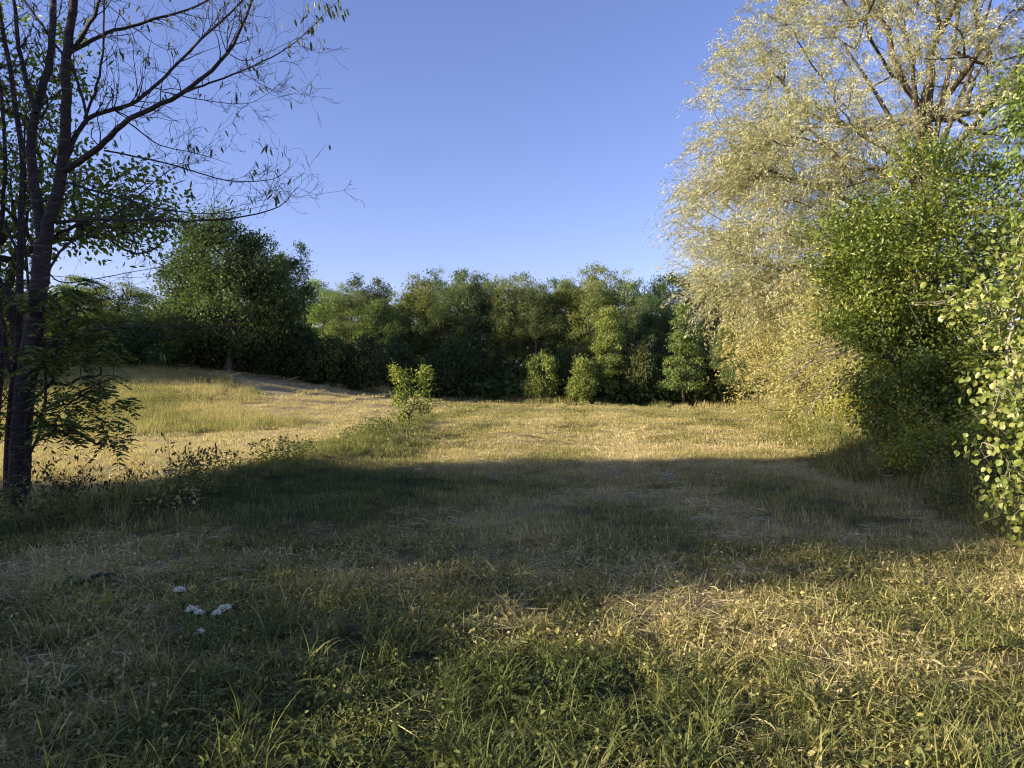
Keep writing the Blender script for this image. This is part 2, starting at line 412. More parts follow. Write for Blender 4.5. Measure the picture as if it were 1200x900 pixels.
# conical, layered
VAR.append((simple_tree(121, 9, [((0, 0, 1.9 + i * 1.0), (2.5 - i * .30, 2.5 - i * .30, .42), 1 - i * .08) for i in range(7)], 230, 85, (.2, .12), sig=.30, flatz=.45, r0=.16), 9, 5.4))
# dense big oak
VAR.append((simple_tree(122, 9.5, [((0, 0, 3.6), (4.2, 3.8, 2.6), 4), ((-.6, 0, 6.4), (2.9, 2.7, 2.0), 2.2), ((-1.2, 0, 8.2), (1.6, 1.6, 1.2), .8), ((2.2, 0, 5.6), (1.9, 1.9, 1.3), 1), ((3.2, 0, 3.9), (1.8, 1.8, 1.4), .8), ((-3.3, 0, 5.4), (1.4, 1.4, .9), .5), ((.9, .4, 7.3), (1.2, 1.2, .9), .5), ((-3.6, 0, 3.4), (1.5, 1.5, 1.2), .6)], 560, 115, (.19, .12), sig=.46, r0=.26), 9.5, 9.5))
# small rounded bush
VAR.append((simple_tree(123, 3, [((0, 0, 1.5), (1.05, 1.05, 1.3), 1), ((.5, .2, 1.0), (.9, .9, .8), .6)], 90, 70, (.16, .10), sig=.22, r0=.05), 3, 2.8))
# low spreading shrub
VAR.append((simple_tree(124, 3.4, [((0, 0, 1.4), (2.1, 1.8, 1.2), 1), ((-1.2, 0, 1.0), (1.4, 1.4, .9), .6), ((.6, 0, 2.3), (.9, .9, .8), .4)], 150, 80, (.2, .12), sig=.3, r0=.06), 3.4, 5))

WOODG = 'trees of the wood along the far side of the field'
# px centre, top py, distance, width in px, variant, tint, label
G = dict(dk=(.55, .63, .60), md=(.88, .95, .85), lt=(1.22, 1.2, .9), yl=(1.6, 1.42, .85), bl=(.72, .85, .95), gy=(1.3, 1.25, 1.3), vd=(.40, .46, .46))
front = [
 (28, 345, 56, 120, 4, 'md', 'green tree on the hill directly behind the cherry trunk'),
 (92, 332, 58, 104, 0, 'md', 'wide green tree on the hill just right of the cherry trunk'),
 (140, 336, 57, 84, 3, 'lt', 'thin yellowish tree standing between the hill trees and the old dark oak'),
 (182, 345, 54, 84, 5, 'lt', 'sparse yellow-green young tree touching the left side of the dark oak'),
 (268, 258, 50, 190, 7, 'dk', 'big dark round-crowned oak on the hill, tallest tree behind the track'),
 (332, 300, 53, 90, 2, 'dk', 'dark tree under the right shoulder of the big oak'),
 (378, 328, 62, 66, 1, 'lt', 'pale green upright tree just right of the big dark oak'),
 (412, 345, 60, 56, 3, 'md', 'narrow mid green tree in the dip right of the big oak'),
 (446, 356, 60, 70, 2, 'md', 'low round tree at the lowest dip of the treeline'),
 (490, 332, 62, 86, 0, 'md', 'broad mid green tree above the sapling in the field'),
 (518, 345, 60, 60, 1, 'dk', 'dark narrow tree left of the centre of the treeline'),
 (562, 334, 62, 74, 4, 'bl', 'bluish green tree in the middle of the treeline'),
 (604, 326, 62, 74, 3, 'lt', 'tall light green tree, highest crown of the centre wood'),
 (648, 340, 61, 60, 1, 'md', 'mid green tree behind the two small round bushes'),
 (690, 333, 60, 80, 0, 'lt', 'full light green tree above the right small bush'),
 (712, 352, 56, 66, 6, 'lt', 'layered light green acacia standing forward of the wood'),
 (762, 348, 64, 60, 2, 'dk', 'dark tree filling the gap left of the layered front tree'),
 (800, 352, 54, 66, 6, 'md', 'layered cone-shaped green tree standing forward at the right end of the wood'),
 (836, 368, 56, 60, 2, 'dk', 'dark tree at the right end of the wood beside the willow'),
 (872, 380, 52, 76, 4, 'md', 'green tree half hidden behind the hanging willow foliage'),
]
def wood_tree(px, top, Y, wpx, v, tint, label, name='deciduous_tree', grp=WOODG, kind='tree'):
    m, H, W = VAR[v]; X = (px - 600) / FPX * Y; g = gz(X, Y)
    h = (EYE + (HOR - top) / FPX * Y - g) * (1.04 if v != 7 else 1.08) * random.uniform(.96, 1.06); wd = wpx / FPX * Y
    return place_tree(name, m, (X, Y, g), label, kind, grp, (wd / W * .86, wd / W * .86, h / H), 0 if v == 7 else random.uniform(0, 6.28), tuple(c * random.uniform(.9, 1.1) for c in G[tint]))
for a in front: wood_tree(*a)
for a in [(236, 300, 53, 60, 0, 'dk', 'dark tree pressed against the left side of the big oak'), (468, 348, 63, 60, 1, 'dk', 'slim dark tree above the left edge of the field sapling'),
          (542, 342, 63, 50, 3, 'lt', 'slim light tree between the bluish tree and the dark narrow one'), (583, 330, 61, 48, 1, 'md', 'upright mid green tree left of the tallest centre crown'),
          (628, 338, 60, 50, 3, 'dk', 'slim dark tree directly behind the small yellow-green bush'), (668, 330, 62, 54, 3, 'lt', 'tall light tree between the two small round bushes'),
          (742, 350, 60, 56, 1, 'md', 'upright tree beside the slender grey-green one'), (782, 362, 62, 50, 0, 'dk', 'dark round tree just left of the cone-shaped front tree')]: wood_tree(*a)
wood_tree(735, 322, 66, 40, 5, 'gy', 'slender pale grey-green tree poking above the wood', 'slender_tree')
wood_tree(600 - 82, 322, 68, 26, 5, 'bl', 'thin leader shoot of a slim tree sticking out above the wood', 'slender_tree')
wood_tree(636, 416, 53, 50, 8, 'lt', 'small round yellow-green bush at the wood edge, the larger of two', 'round_bush', 'small bushes at the edge of the wood', 'bush')
wood_tree(685, 420, 52.5, 46, 8, 'lt', 'small round bush at the wood edge, right of its slightly larger twin', 'round_bush', 'small bushes at the edge of the wood', 'bush')
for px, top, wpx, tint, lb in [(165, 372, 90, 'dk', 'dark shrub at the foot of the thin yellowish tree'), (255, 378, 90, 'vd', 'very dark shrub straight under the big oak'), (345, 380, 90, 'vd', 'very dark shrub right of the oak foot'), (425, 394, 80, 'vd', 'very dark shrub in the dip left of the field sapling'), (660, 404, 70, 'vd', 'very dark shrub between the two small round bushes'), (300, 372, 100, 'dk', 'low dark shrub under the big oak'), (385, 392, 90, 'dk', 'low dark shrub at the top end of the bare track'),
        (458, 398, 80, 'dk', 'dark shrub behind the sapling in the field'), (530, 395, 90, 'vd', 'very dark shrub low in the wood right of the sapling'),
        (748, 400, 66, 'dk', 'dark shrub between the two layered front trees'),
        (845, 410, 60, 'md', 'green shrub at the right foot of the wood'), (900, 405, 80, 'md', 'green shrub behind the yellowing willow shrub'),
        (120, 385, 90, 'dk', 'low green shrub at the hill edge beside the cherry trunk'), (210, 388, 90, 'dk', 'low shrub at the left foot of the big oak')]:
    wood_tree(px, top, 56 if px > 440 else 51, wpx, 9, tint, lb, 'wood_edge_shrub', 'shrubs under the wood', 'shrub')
rr = random.Random(8)
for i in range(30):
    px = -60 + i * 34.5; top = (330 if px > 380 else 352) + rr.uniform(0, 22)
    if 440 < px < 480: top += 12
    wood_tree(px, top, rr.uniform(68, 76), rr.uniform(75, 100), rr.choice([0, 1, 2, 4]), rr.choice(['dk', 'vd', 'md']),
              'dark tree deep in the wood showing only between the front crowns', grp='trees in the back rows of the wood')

# mass of dark undergrowth inside the wood
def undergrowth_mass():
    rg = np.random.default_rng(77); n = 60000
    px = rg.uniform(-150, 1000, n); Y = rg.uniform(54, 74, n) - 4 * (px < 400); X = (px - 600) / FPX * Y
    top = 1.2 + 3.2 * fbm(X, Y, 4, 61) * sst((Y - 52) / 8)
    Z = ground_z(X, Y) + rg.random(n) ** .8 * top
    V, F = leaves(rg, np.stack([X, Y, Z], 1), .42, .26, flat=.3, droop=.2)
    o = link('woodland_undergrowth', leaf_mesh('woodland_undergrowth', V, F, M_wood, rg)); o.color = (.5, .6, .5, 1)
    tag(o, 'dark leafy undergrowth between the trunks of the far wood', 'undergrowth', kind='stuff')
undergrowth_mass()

# ------------------------------------------------------------------ the big willow on the right
def twig_leaves(rg, starts, dirs, n_leaf, tl, L, W, acc=None, r=.004, droop=.5, spread=.03, shape=4, dj=.7):
    """twigs start at starts, go along dirs, droop; leaves along them"""
    m = len(starts); t = rg.random((m, n_leaf, 1)) ** .8; ln = tl * rg.uniform(.6, 1.3, (m, 1, 1))
    D = unit(dirs)[:, None, :]; P = starts[:, None, :] + D * t * ln; P[:, :, 2] -= (t[..., 0] ** 2) * ln[..., 0] * droop
    dd = D + np.array([0, 0, -1.0]) * (2 * t * droop); dd = np.broadcast_to(dd, P.shape).reshape(-1, 3)
    P = P.reshape(-1, 3) + rg.normal(size=(m * n_leaf, 3)) * spread
    if acc is not None:
        for i in range(m):
            tt = np.linspace(0, 1, 4)[:, None]; Q = starts[i] + D[i] * tt * ln[i]; Q[:, 2] -= (tt[:, 0] ** 2) * ln[i, 0, 0] * droop
            acc.tube(Q, np.linspace(r, r * .4, 4), 3)
    V, F = leaves(rg, P, L, W, d=unit(dd) * .9, jit=dj, shape=shape)
    return V, F
def willow():
    rg = np.random.default_rng(5); bx, by = 13.6, 25.0; g = gz(bx, by)
    t = empty('willow_tree', (bx, by, g), 'tall airy willow with pale yellow-grey foliage leaning over the field edge', 'tree')
    at = [ellip(rg, 600, (-1.2, 0, 10.0), (7.6, 6.5, 9.2), .5, 4.0), ellip(rg, 210, (-4.6, -1.0, 6.0), (4.0, 3.6, 3.4), .2, 2.2), ellip(rg, 90, (-1, 0, 12), (5, 4.5, 5), .0)]
    att = np.concatenate(at)
    # knock holes
    q = fbm(att[:, 0] + att[:, 1] * .5, att[:, 2], 2.6, 81); att = att[q > .34]; att = att[att[:, 0] > -7.7 + .45 * np.maximum(0, att[:, 2] - 8)]; att = att[~((np.abs(att[:, 0] + .2) < 1.3) & (att[:, 2] > 5.5) & (att[:, 2] < 9) & (att[:, 1] < .5))]
    trunk = np.array([(0, 0, -.3), (.05, 0, 2), (-.1, 0, 4), (-.15, 0, 6), (-.2, 0, 7.6), (-.1, 0, 9.4), (.1, .1, 11.5)])
    A, par, rad, ch = skeleton(trunk, att, k=.30, tip=.012, base_r=.29, e=2.2)
    acc = Acc(); draw_skeleton(acc, A, par, rad, ch, rg, sides=8, flare=1.3)
    # extra steep limbs from the fork
    for tx, tz, ty in [(-3.2, 11.5, -.8), (-4.5, 9.4, -1.5), (1.6, 13, -.6), (-1.6, 13.5, -.8), (2.6, 11.5, -1), (.9, 15, -.5)]:
        P = np.array([(-.15, 0, 6.4), (-.15 + tx * .25, ty * .4, 7.4 + (tz - 7) * .18), (tx * .6, ty * .8, 7 + (tz - 7) * .6), (tx, ty, tz)])
        Q, _ = smooth_path(P, 5); acc.tube(Q, np.linspace(.13, .03, len(Q)), 7)
    s = A[7:]; nn = len(s); reps = 15
    st = np.repeat(s, reps, 0) + rg.normal(size=(nn * reps, 3)) * .26
    dr = unit(st - np.array([-1, 0, 6.0])) * .8 + rg.normal(size=st.shape) * .55 + [0, 0, .35]
    tw = Acc()
    V, F = twig_leaves(rg, st, dr, 38, 1.1, .115, .023, acc=tw, r=.006, droop=.55, spread=.05)
    idx = np.repeat(rg.random(nn * reps), 38)
    acc.V += tw.V; base = acc.n; acc.F += [f + base for f in tw.F]; acc.n += tw.n
    link('trunk', acc.mesh('trunk', B_willow), t)
    link('crown', leaf_mesh('crown', V, F, M_willow, rg, 1, idx * .45 + rg.random(len(F)) * .5), t)
willow()

def willow_shrub(name, loc, H, Rx, seed, label, tint, nodes=240, group=None, cat='shrub', stems=7, reps=11, lf=(.12, .026), n_leaf=15, up=.2):
    rg = np.random.default_rng(seed); t = empty(name, (loc[0], loc[1], gz(*loc)), label, cat, group)
    att = ellip(rg, nodes, (0, 0, H * .5), (Rx, Rx * .9, H * .5), .3, .25)
    acc = Acc(); Vs = []; 
    A, par, rad, ch = skeleton([(0, 0, -.1), (0, 0, .15), (0, 0, .35)], att, k=.12, tip=.005, base_r=.05)
    draw_skeleton(acc, A, par, rad, ch, rg, sides=5)
    s = A[3:]; st = np.repeat(s, reps, 0) + rg.normal(size=(len(s) * reps, 3)) * .18; st[:, 2] = np.maximum(st[:, 2], .1)
    dr = unit(st - np.array([0, 0, H * .2])) * .8 + rg.normal(size=st.shape) * .5 + [0, 0, up]
    V, F = twig_leaves(rg, st, dr, n_leaf, .6, lf[0], lf[1], droop=.35, spread=.04)
    link('stems', acc.mesh('stems', B_willow), t)
    c = link('crown', leaf_mesh('crown', V, F, M_willow, rg), t); c.color = (*tint, 1); return t
willow_shrub('willow_shrub', (10.6, 27.0), 5.6, 3.0, 31, 'yellowing willow shrub under the left side of the tall willow', (.95, .84, .52))
willow_shrub('willow_shrub', (12.6, 33.0), 4.6, 3.2, 32, 'smaller dull willow shrub farther back beside the end of the field', (.75, .72, .45), nodes=160)
willow_shrub('willow_shrub', (9.6, 20.5), 4.2, 2.2, 33, 'tangled willow shrub full of dry twigs behind the dark green bush', (.82, .80, .50), nodes=170)

# ------------------------------------------------------------------ dense green bush in front of the willow
def leafy_mass(name, loc, lobes, n_nodes, per, leaf, sig, seed, label, cat, leafm, bark, shape=6, r0=.07, tint=None, group=None, trunk_z=1.0, lean=(0, 0), flat=.35, droop=.3, k=.2, bare=0):
    rg = np.random.default_rng(seed); t = empty(name, (loc[0], loc[1], gz(*loc[:2])), label, cat, group)
    ws = sum(l[2] for l in lobes); att = np.concatenate([ellip(rg, int(n_nodes * l[2] / ws), l[0], l[1], .35, .12) for l in lobes])
    trunk = [(0, 0, -.15), (lean[0] * .3, lean[1] * .3, trunk_z * .4), (lean[0], lean[1], trunk_z)]
    A, par, rad, ch = skeleton(trunk, att, k=k, tip=.006, base_r=r0); acc = Acc(); draw_skeleton(acc, A, par, rad, ch, rg, sides=6)
    C = A[3:]; m = len(C); idx = np.repeat(np.arange(m), rg.poisson(per * rg.uniform(.4, 1.6, m)))
    P = C[idx] + rg.normal(size=(len(idx), 3)) * sig * [1, 1, .75]; P[:, 2] = np.maximum(P[:, 2], .08)
    outw = unit(P - np.array(lobes[0][0]))
    V, F = leaves(rg, P, leaf[0], leaf[1], d=outw * .7, shape=shape, flat=flat, droop=droop)
    per_f = 2 if shape == 6 else 1
    if bare:
        for i in range(bare):
            a = C[rg.integers(m)]; dd = unit(rg.normal(size=3) * [1, 1, .4] + unit(a - np.array(lobes[0][0])) * 1.5)
            ln = rg.uniform(.2, .5); acc.tube([a, a + dd * ln * .4 + rg.normal(size=3) * .03, a + dd * ln * .75 + rg.normal(size=3) * .05, a + dd * ln + rg.normal(size=3) * .08], [.004, .003, .002, .001], 3)
    link('trunk' if cat == 'tree' else 'stems', acc.mesh('stems', bark), t)
    c = link('crown', leaf_mesh('crown', V, F, leafm, rg, per_f, np.clip(rg.random(m)[idx] * .45 + rg.random(len(P)) * .55, 0, 1)), t)
    if tint: c.color = (*tint, 1)
    return t
leafy_mass('green_bush', (7.7, 14.3), [((0, 0, 3.2), (1.7, 1.5, 1.9), 2), ((-.9, -.2, 2.9), (1.0, 1.0, 1.2), .8), ((-.2, -.3, 1.6), (1.6, 1.3, 1.3), 1.5), ((.2, -.4, .7), (1.7, 1.2, .8), 1.3), ((.9, .1, 3.9), (1.1, 1.1, 1.2), .8), ((-1.3, .2, 3.9), (.9, .7, .4), .35), ((-1.7, 0, 3.1), (.6, .5, .3), .18), ((-1.5, -.3, 2.0), (.5, .5, .35), .18), ((.1, -.2, 5.1), (.8, .7, .35), .25), ((1.6, 0, 2.0), (1.2, 1.2, 1.6), 1)],
           680, 80, (.08, .042), .17, 51, 'dense dark green leafy bush taller than a man in front of the willow', 'bush', M_bush, B_wood, r0=.12, tint=(1.55, 1.5, 1.15))
leafy_mass('green_bush', (8.3, 12.6), [((0, 0, .9), (1.0, .9, .8), 1), ((.7, 0, 1.3), (.9, .8, .9), 1)], 160, 80, (.07, .04), .14, 52,
           'low green bush at the foot of the dense tall bush', 'bush', M_bush, B_wood, tint=(1.5, 1.45, 1.1))
leafy_mass('green_bush', (9.2, 17.3), [((0, 0, 1.2), (1.1, 1.0, 1.2), 1)], 130, 70, (.08, .045), .17, 53,
           'low bush of small leaves under the dry willow twigs', 'bush', M_bush, B_wood, tint=(1.5, 1.25, .8))

# leafy climbing shoot with larger green leaves, upper right
leafy_mass('overhanging_tree', (8.9, 12.2), [((-.35, -.4, 5.3), (.8, .7, .7), 1), ((-.9, -.4, 5.0), (.5, .4, .3), .25), ((.2, 0, 4.2), (1.0, .9, 1.0), .9), ((.1, -.2, 6.3), (.6, .6, .6), .5), ((.8, 0, 3.2), (1.3, 1.0, 1.2), .8)],
           230, 34, (.11, .05), .2, 54, 'green tree with long drooping leaves at the upper right edge above the pale round leaves', 'tree', M_bush, B_wood, trunk_z=3.0, r0=.10, droop=.7, tint=(1.4, 1.5, 1.3))

# pale round-leaved poplar sprouting at the right edge
leafy_mass('poplar_sapling', (5.0, 7.15), [((.1, 0, 2.3), (.55, .6, .8), 1.1), ((-.55, -.1, 2.35), (.5, .3, .22), .22), ((-.15, -.1, .8), (.5, .5, .6), .6), ((.45, 0, 3.4), (.4, .5, .8), .3), ((-.15, -.1, 1.5), (.5, .4, .45), .5)],
           250, 14, (.066, .062), .12, 55, 'pale green poplar sapling with round whitish leaves at the right edge', 'sapling', M_poplar, B_twig, r0=.035, flat=.1, droop=.45, bare=90, tint=(1.3, 1.15, .8))
leafy_mass('poplar_sapling', (7.0, 9.3), [((0, 0, 2.6), (.9, .8, 1.5), 1.3), ((-.3, -.1, .9), (.8, .6, .8), .7)],
           210, 15, (.07, .065), .14, 56, 'second pale poplar sapling standing behind the first at the right edge', 'sapling', M_poplar, B_twig, r0=.035, flat=.1, droop=.45, bare=70, tint=(1.1, 1.05, .75))
# low weeds bushes along the right edge
for i, (x, y, h, w_, tn, lb) in enumerate([
        (7.0, 10.4, .8, .8, (2.0, 1.8, 1.1), 'low weedy bramble in the shade between the poplar sapling and the dark bush'),
        (7.3, 13.0, .7, .8, (2.2, 1.9, 1.1), 'bramble patch at the foot of the dense dark bush'),
        (8.2, 16.0, .75, .9, (2.2, 1.7, .9), 'yellow-green bramble where the shadow of the field ends'),
        (9.0, 19.0, .75, .9, (2.4, 1.8, .9), 'sunlit yellowish bramble below the dry willow twigs'),
        (11.2, 24.5, .8, .9, (2.2, 1.8, .9), 'sunlit bramble under the yellowing willow shrub'),
        (12.2, 30.0, .9, 1.2, (2.0, 1.6, 1.0), 'faded bramble at the far right corner of the field'),
        (6.3, 11.6, .6, .7, (2.1, 1.8, 1.0), 'low bramble poking out of the grass where the right edge is shaded'),
        (7.6, 14.6, .65, .8, (2.3, 1.9, 1.0), 'leafy bramble straddling the far end of the shadow band at the right edge'),
        (9.9, 22.0, .8, 1.0, (2.3, 1.9, 1.0), 'wide sunlit bramble between the dry twigs and the yellowing willow shrub'),
        (5.5, 6.3, .5, .6, (1.9, 1.7, .9), 'sunlit low bramble at the foot of the pale poplar sapling')]):
    leafy_mass('bramble', (x, y), [((0, 0, h * .5), (w_, w_, h * .5), 1)], 60, 50, (.06, .04), .12, 60 + i, lb, 'bramble', M_bush, B_twig, tint=tn, group='brambles along the right field edge', trunk_z=.3, bare=14, r0=.012)

# dry dead branches sticking out over the field
def dead_branches():
    rg = np.random.default_rng(19); acc = Acc(); Y = 18.5; root = PX(1035, 395, Y); g = gz(root[0], Y)
    for px, py in [(872, 470), (905, 462), (935, 452), (900, 430), (955, 470), (1000, 470), (925, 415), (980, 465), (890, 448)]:
        e = PX(px, py, Y - rg.uniform(0, 1.5)); m = (root + e) / 2 + [0, 0, .22] + rg.normal(size=3) * .08
        Q, _ = smooth_path([root, m, e], 5); acc.tube(Q, np.linspace(.024, .004, len(Q)), 5)
        for _k in range(12):
            i = rg.integers(2, len(Q)); dd = unit((e - root) / np.linalg.norm(e - root) + rg.normal(size=3) * .6); ln = rg.uniform(.2, .8)
            acc.tube([Q[i], Q[i] + dd * ln * .5, Q[i] + dd * ln + [0, 0, -.05]], [.006, .004, .002], 3)
    low = np.array([root[0] + .5, Y + .2, g - .05]); Q, _ = smooth_path([low, (low + root) / 2 + [.1, 0, 0], root], 4); acc.tube(Q, np.linspace(.06, .03, len(Q)), 6)
    o = link('dead_branches', acc.mesh('dead_branches', B_twig)); tag(o, 'fan of bare dry pale branches reaching out left beneath the willow', 'dead branch')
dead_branches()

# ------------------------------------------------------------------ cherry tree on the left
def cherry():
    rg = np.random.default_rng(9); Y0 = 9.2; acc = Acc(); bx = (18 - 600) / FPX * Y0
    t = empty('cherry_tree', (bx, Y0, gz(bx, Y0)), 'bare-branched dark cherry tree with several stems at the left edge', 'tree')
    org = np.array([bx, Y0, gz(bx, Y0)]); tips = []; twig_src = []
    def br(pts, r0, r1, dy0=0, dy1=0, k=6, twigs=1.0, tip=True, rough=.4):
        Ys = np.linspace(Y0 + dy0, Y0 + dy1, len(pts)); P = np.array([PX(p[0], p[1], y) - org for p, y in zip(pts, Ys)])
        Q, ts = smooth_path(P, 5); r = np.interp(ts, [0, len(P) - 1], [r0, r1])
        Q[1:-1] += rg.normal(size=Q[1:-1].shape) * np.minimum(r[1:-1, None] * .22, .006)
        r = r * .63; acc.tube(Q, r, k); twig_src.append((Q, r, twigs)); return Q
    B = gz(bx, Y0)
    # main trunk
    trunk = br([(14, 640), (20, 600), (23, 550), (27, 480), (36, 410), (46, 340), (51, 285)], .21, .155, k=12, twigs=0)
    br([(51, 290), (46, 255), (38, 190), (43, 133), (60, 70), (64, 0), (66, -90)], .11, .05, 0, .3, 9, .6)
    br([(51, 290), (63, 245), (73, 200), (78, 140), (80, 67), (88, 0), (95, -100)], .125, .06, 0, -.3, 9, .6)
    # thin stems at far left
    br([(8, 615), (10, 520), (22, 400), (24, 300), (27, 200), (13, 83), (0, 10), (-8, -60)], .09, .03, .35, .6, 7, 1)
    br([(-6, 620), (-4, 500), (2, 400), (-2, 300), (8, 180), (-4, 60)], .07, .03, .5, .8, 7, 1)
    br([(24, 300), (0, 250), (-40, 190)], .035, .015, .4, .6, 5, 1)
    br([(43, 133), (24, 60), (18, 0), (10, -60)], .05, .02, 0, .2, 6, 1)
    br([(25, 470), (8, 420), (0, 360), (-20, 300)], .05, .025, 0, .4, 6, 1)
    br([(18, 560), (48, 500), (52, 420), (35, 340), (28, 240), (30, 150)], .035, .02, -.1, .3, 6, .5)
    # traced limbs to the right
    A_ = br([(77, 200), (117, 173), (153, 140), (213, 110), (267, 63), (293, 10), (305, -40)], .065, .012, -.1, -.9, 7)
    br([(76, 190), (103, 140), (153, 123), (187, 97), (227, 57), (280, 7), (300, -20)], .05, .012, -.1, .5, 7)
    br([(213, 110), (255, 95), (300, 77), (347, 50), (393, 5)], .022, .005, -.55, -1.1, 5)
    br([(267, 63), (290, 72), (330, 55), (372, 35)], .010, .003, -.8, -1.0, 4)
    br([(82, 63), (127, 40), (173, 27), (233, 7), (262, -10)], .04, .012, -.2, .3, 6)
    br([(103, 140), (90, 90), (72, 62), (36, 10), (20, -20)], .030, .018, 0, .5, 5)
    br([(85, 60), (112, 20), (124, -20)], .04, .02, -.1, -.6, 6)
    br([(100, 140), (118, 90), (123, 20), (124, -30)], .028, .012, -.1, -.5, 5)
    br([(67, 262), (100, 257), (165, 258), (233, 259), (317, 247), (350, 219)], .036, .004, 0, -1.2, 6)
    br([(77, 214), (133, 230), (200, 247), (260, 250), (318, 240)], .022, .004, -.1, .6, 5)
    br([(123, 177), (200, 193), (267, 212), (320, 210), (340, 196)], .018, .003, -.25, -.8, 5)
    br([(152, 145), (187, 170), (230, 180), (272, 193)], .014, .003, -.4, -.2, 5)
    br([(190, 108), (240, 118), (290, 122), (325, 104)], .012, .003, -.5, -1.3, 4)
    br([(227, 57), (250, 30), (280, -10)], .014, .006, 0, .6, 4)
    br([(52, 330), (75, 290), (110, 270), (150, 240), (200, 200), (235, 190)], .030, .004, 0, .8, 5)
    br([(43, 440), (62, 400), (100, 388), (140, 385), (210, 382), (285, 384)], .030, .004, 0, -.9, 6, .3)
    br([(128, 386), (165, 392), (222, 398)], .012, .003, -.4, -.7, 4, .4)
    br([(34, 510), (52, 480), (90, 462), (118, 448), (136, 443)], .035, .010, 0, -.6, 6, .4)
    br([(48, 310), (70, 330), (105, 328), (160, 318), (212, 310)], .018, .003, 0, .7, 5, .7)
    br([(46, 340), (85, 370), (130, 385)], .022, .006, 0, .4, 5, .5)
    # twigs
    lp = []; ld = []
    def twig(p, d, ln, r, lvl):
        n = 5; P = [p]; dd = d.copy()
        for i in range(n):
            dd = unit(dd + rg.normal(size=3) * .24 + np.array([0, 0, .08])); P.append(P[-1] + dd * ln / n)
        P = np.array(P); acc.tube(P, np.linspace(r, .0016, n + 1), 4 if lvl == 0 else 3)
        if lvl < 2:
            for i in range(rg.integers(2, 6) if lvl == 0 else rg.integers(1, 4)):
                j = rg.integers(1, n + 1); s = unit(unit(P[j] - P[j - 1]) + rg.normal(size=3) * .75)
                twig(P[j], s, ln * rg.uniform(.25, .55), max(r * .5, .002), lvl + 1)
        if rg.random() < .075:
            for q in range(rg.integers(1, 4)): lp.append(P[-1 - (q % 3)] + rg.normal(size=3) * .015); ld.append(unit(dd * .5 + [0, 0, -.9]))
    for Q, r, dens in twig_src:
        L = np.linalg.norm(np.diff(Q, axis=0), axis=1).sum(); n = int(L * 7.0 * dens)
        for i in range(n):
            j = rg.integers(max(2, len(Q) // 6), len(Q) - 1); T = unit(Q[j + 1 if j + 1 < len(Q) else j] - Q[j - 1])
            side = unit(np.cross(T, rg.normal(size=3))); d = unit(T * .75 + side * .8)
            twig(Q[j], d, rg.uniform(.22, .85) * (1 if r[j] < .05 else 1.1), min(.008, r[j] * .4), 0)
    # leaf bunch at the end of the top right branch
    e = PX(388, 10, Y0 - 1.1) - org
    for i in range(34): lp.append(e + rg.normal(size=3) * [.09, .09, .06]); ld.append(unit(np.array([.2, 0, -1.0])))
    e = PX(345, 45, Y0 - .9) - org
    for i in range(16): lp.append(e + rg.normal(size=3) * [.2, .1, .08]); ld.append(unit(np.array([.2, 0, -1.0])))
    link('trunk', acc.mesh('trunk', B_cherry), t)
    lp = np.array(lp); V, F = leaves(rg, lp, .095, .026, d=np.array(ld) * 1.6, jit=.55, shape=6)
    link('leaves', leaf_mesh('leaves', V, F, M_dark, rg, 2), t)
cherry()

# broad-leaved tree behind the cherry
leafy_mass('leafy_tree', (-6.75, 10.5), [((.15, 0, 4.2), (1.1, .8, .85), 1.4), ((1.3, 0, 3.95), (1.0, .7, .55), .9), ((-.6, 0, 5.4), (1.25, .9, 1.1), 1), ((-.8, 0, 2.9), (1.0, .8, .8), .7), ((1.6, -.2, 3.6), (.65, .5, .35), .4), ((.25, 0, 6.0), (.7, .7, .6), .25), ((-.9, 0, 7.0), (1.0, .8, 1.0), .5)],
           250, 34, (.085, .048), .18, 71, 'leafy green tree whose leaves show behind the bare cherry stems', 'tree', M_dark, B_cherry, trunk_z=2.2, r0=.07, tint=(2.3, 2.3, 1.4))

# pinnate-leaved saplings under the cherry
def pinnate_sapling(loc, lobes, n, seed, label, tint=(1, 1, 1)):
    rg = np.random.default_rng(seed); t = empty('ash_sapling', (loc[0], loc[1], gz(*loc)), label, 'sapling', 'ash saplings around the cherry trunk')
    att = np.concatenate([ellip(rg, int(n * l[2]), l[0], l[1], .3, .2) for l in lobes])
    A, par, rad, ch = skeleton([(0, 0, -.1), (.05, 0, .6), (.1, 0, 1.2)], att, k=.2, tip=.004, base_r=.03); acc = Acc(); draw_skeleton(acc, A, par, rad, ch, rg)
    Ps = []; Ds = []
    for a in A[3:]:
        for q in range(3):
            d = unit(rg.normal(size=3) * [1, 1, .35] + [.35, -.1, -.05]); ln = rg.uniform(.22, .34); sd = unit(np.cross(d, [0, 0, 1]))
            pts = np.array([a + d * ln * s - np.array([0, 0, .12]) * s * s for s in np.linspace(0, 1, 5)]); acc.tube(pts, np.linspace(.003, .0015, 5), 3)
            for s in np.linspace(.25, 1, 6):
                p = a + d * ln * s - np.array([0, 0, .12]) * s * s
                for sg in (-1, 1): Ps.append(p); Ds.append(unit(d * .6 + sd * sg * .9 + np.array([0, 0, -.35])))
    V, F = leaves(rg, np.array(Ps), .095, .034, d=np.array(Ds) * 2.6, jit=.4, shape=6, flat=.6)
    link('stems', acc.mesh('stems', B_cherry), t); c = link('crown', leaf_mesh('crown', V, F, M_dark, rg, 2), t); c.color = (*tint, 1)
pinnate_sapling((-5.75, 9.0), [((.55, 0, 1.9), (.5, .45, .5), .8), ((.75, 0, 1.15), (.55, .4, .4), .7), ((.2, .1, 2.6), (.4, .4, .4), .35)], 46, 81, 'ash sapling with dark feathery leaves right of the cherry trunk', (1.5, 1.5, 1.2))
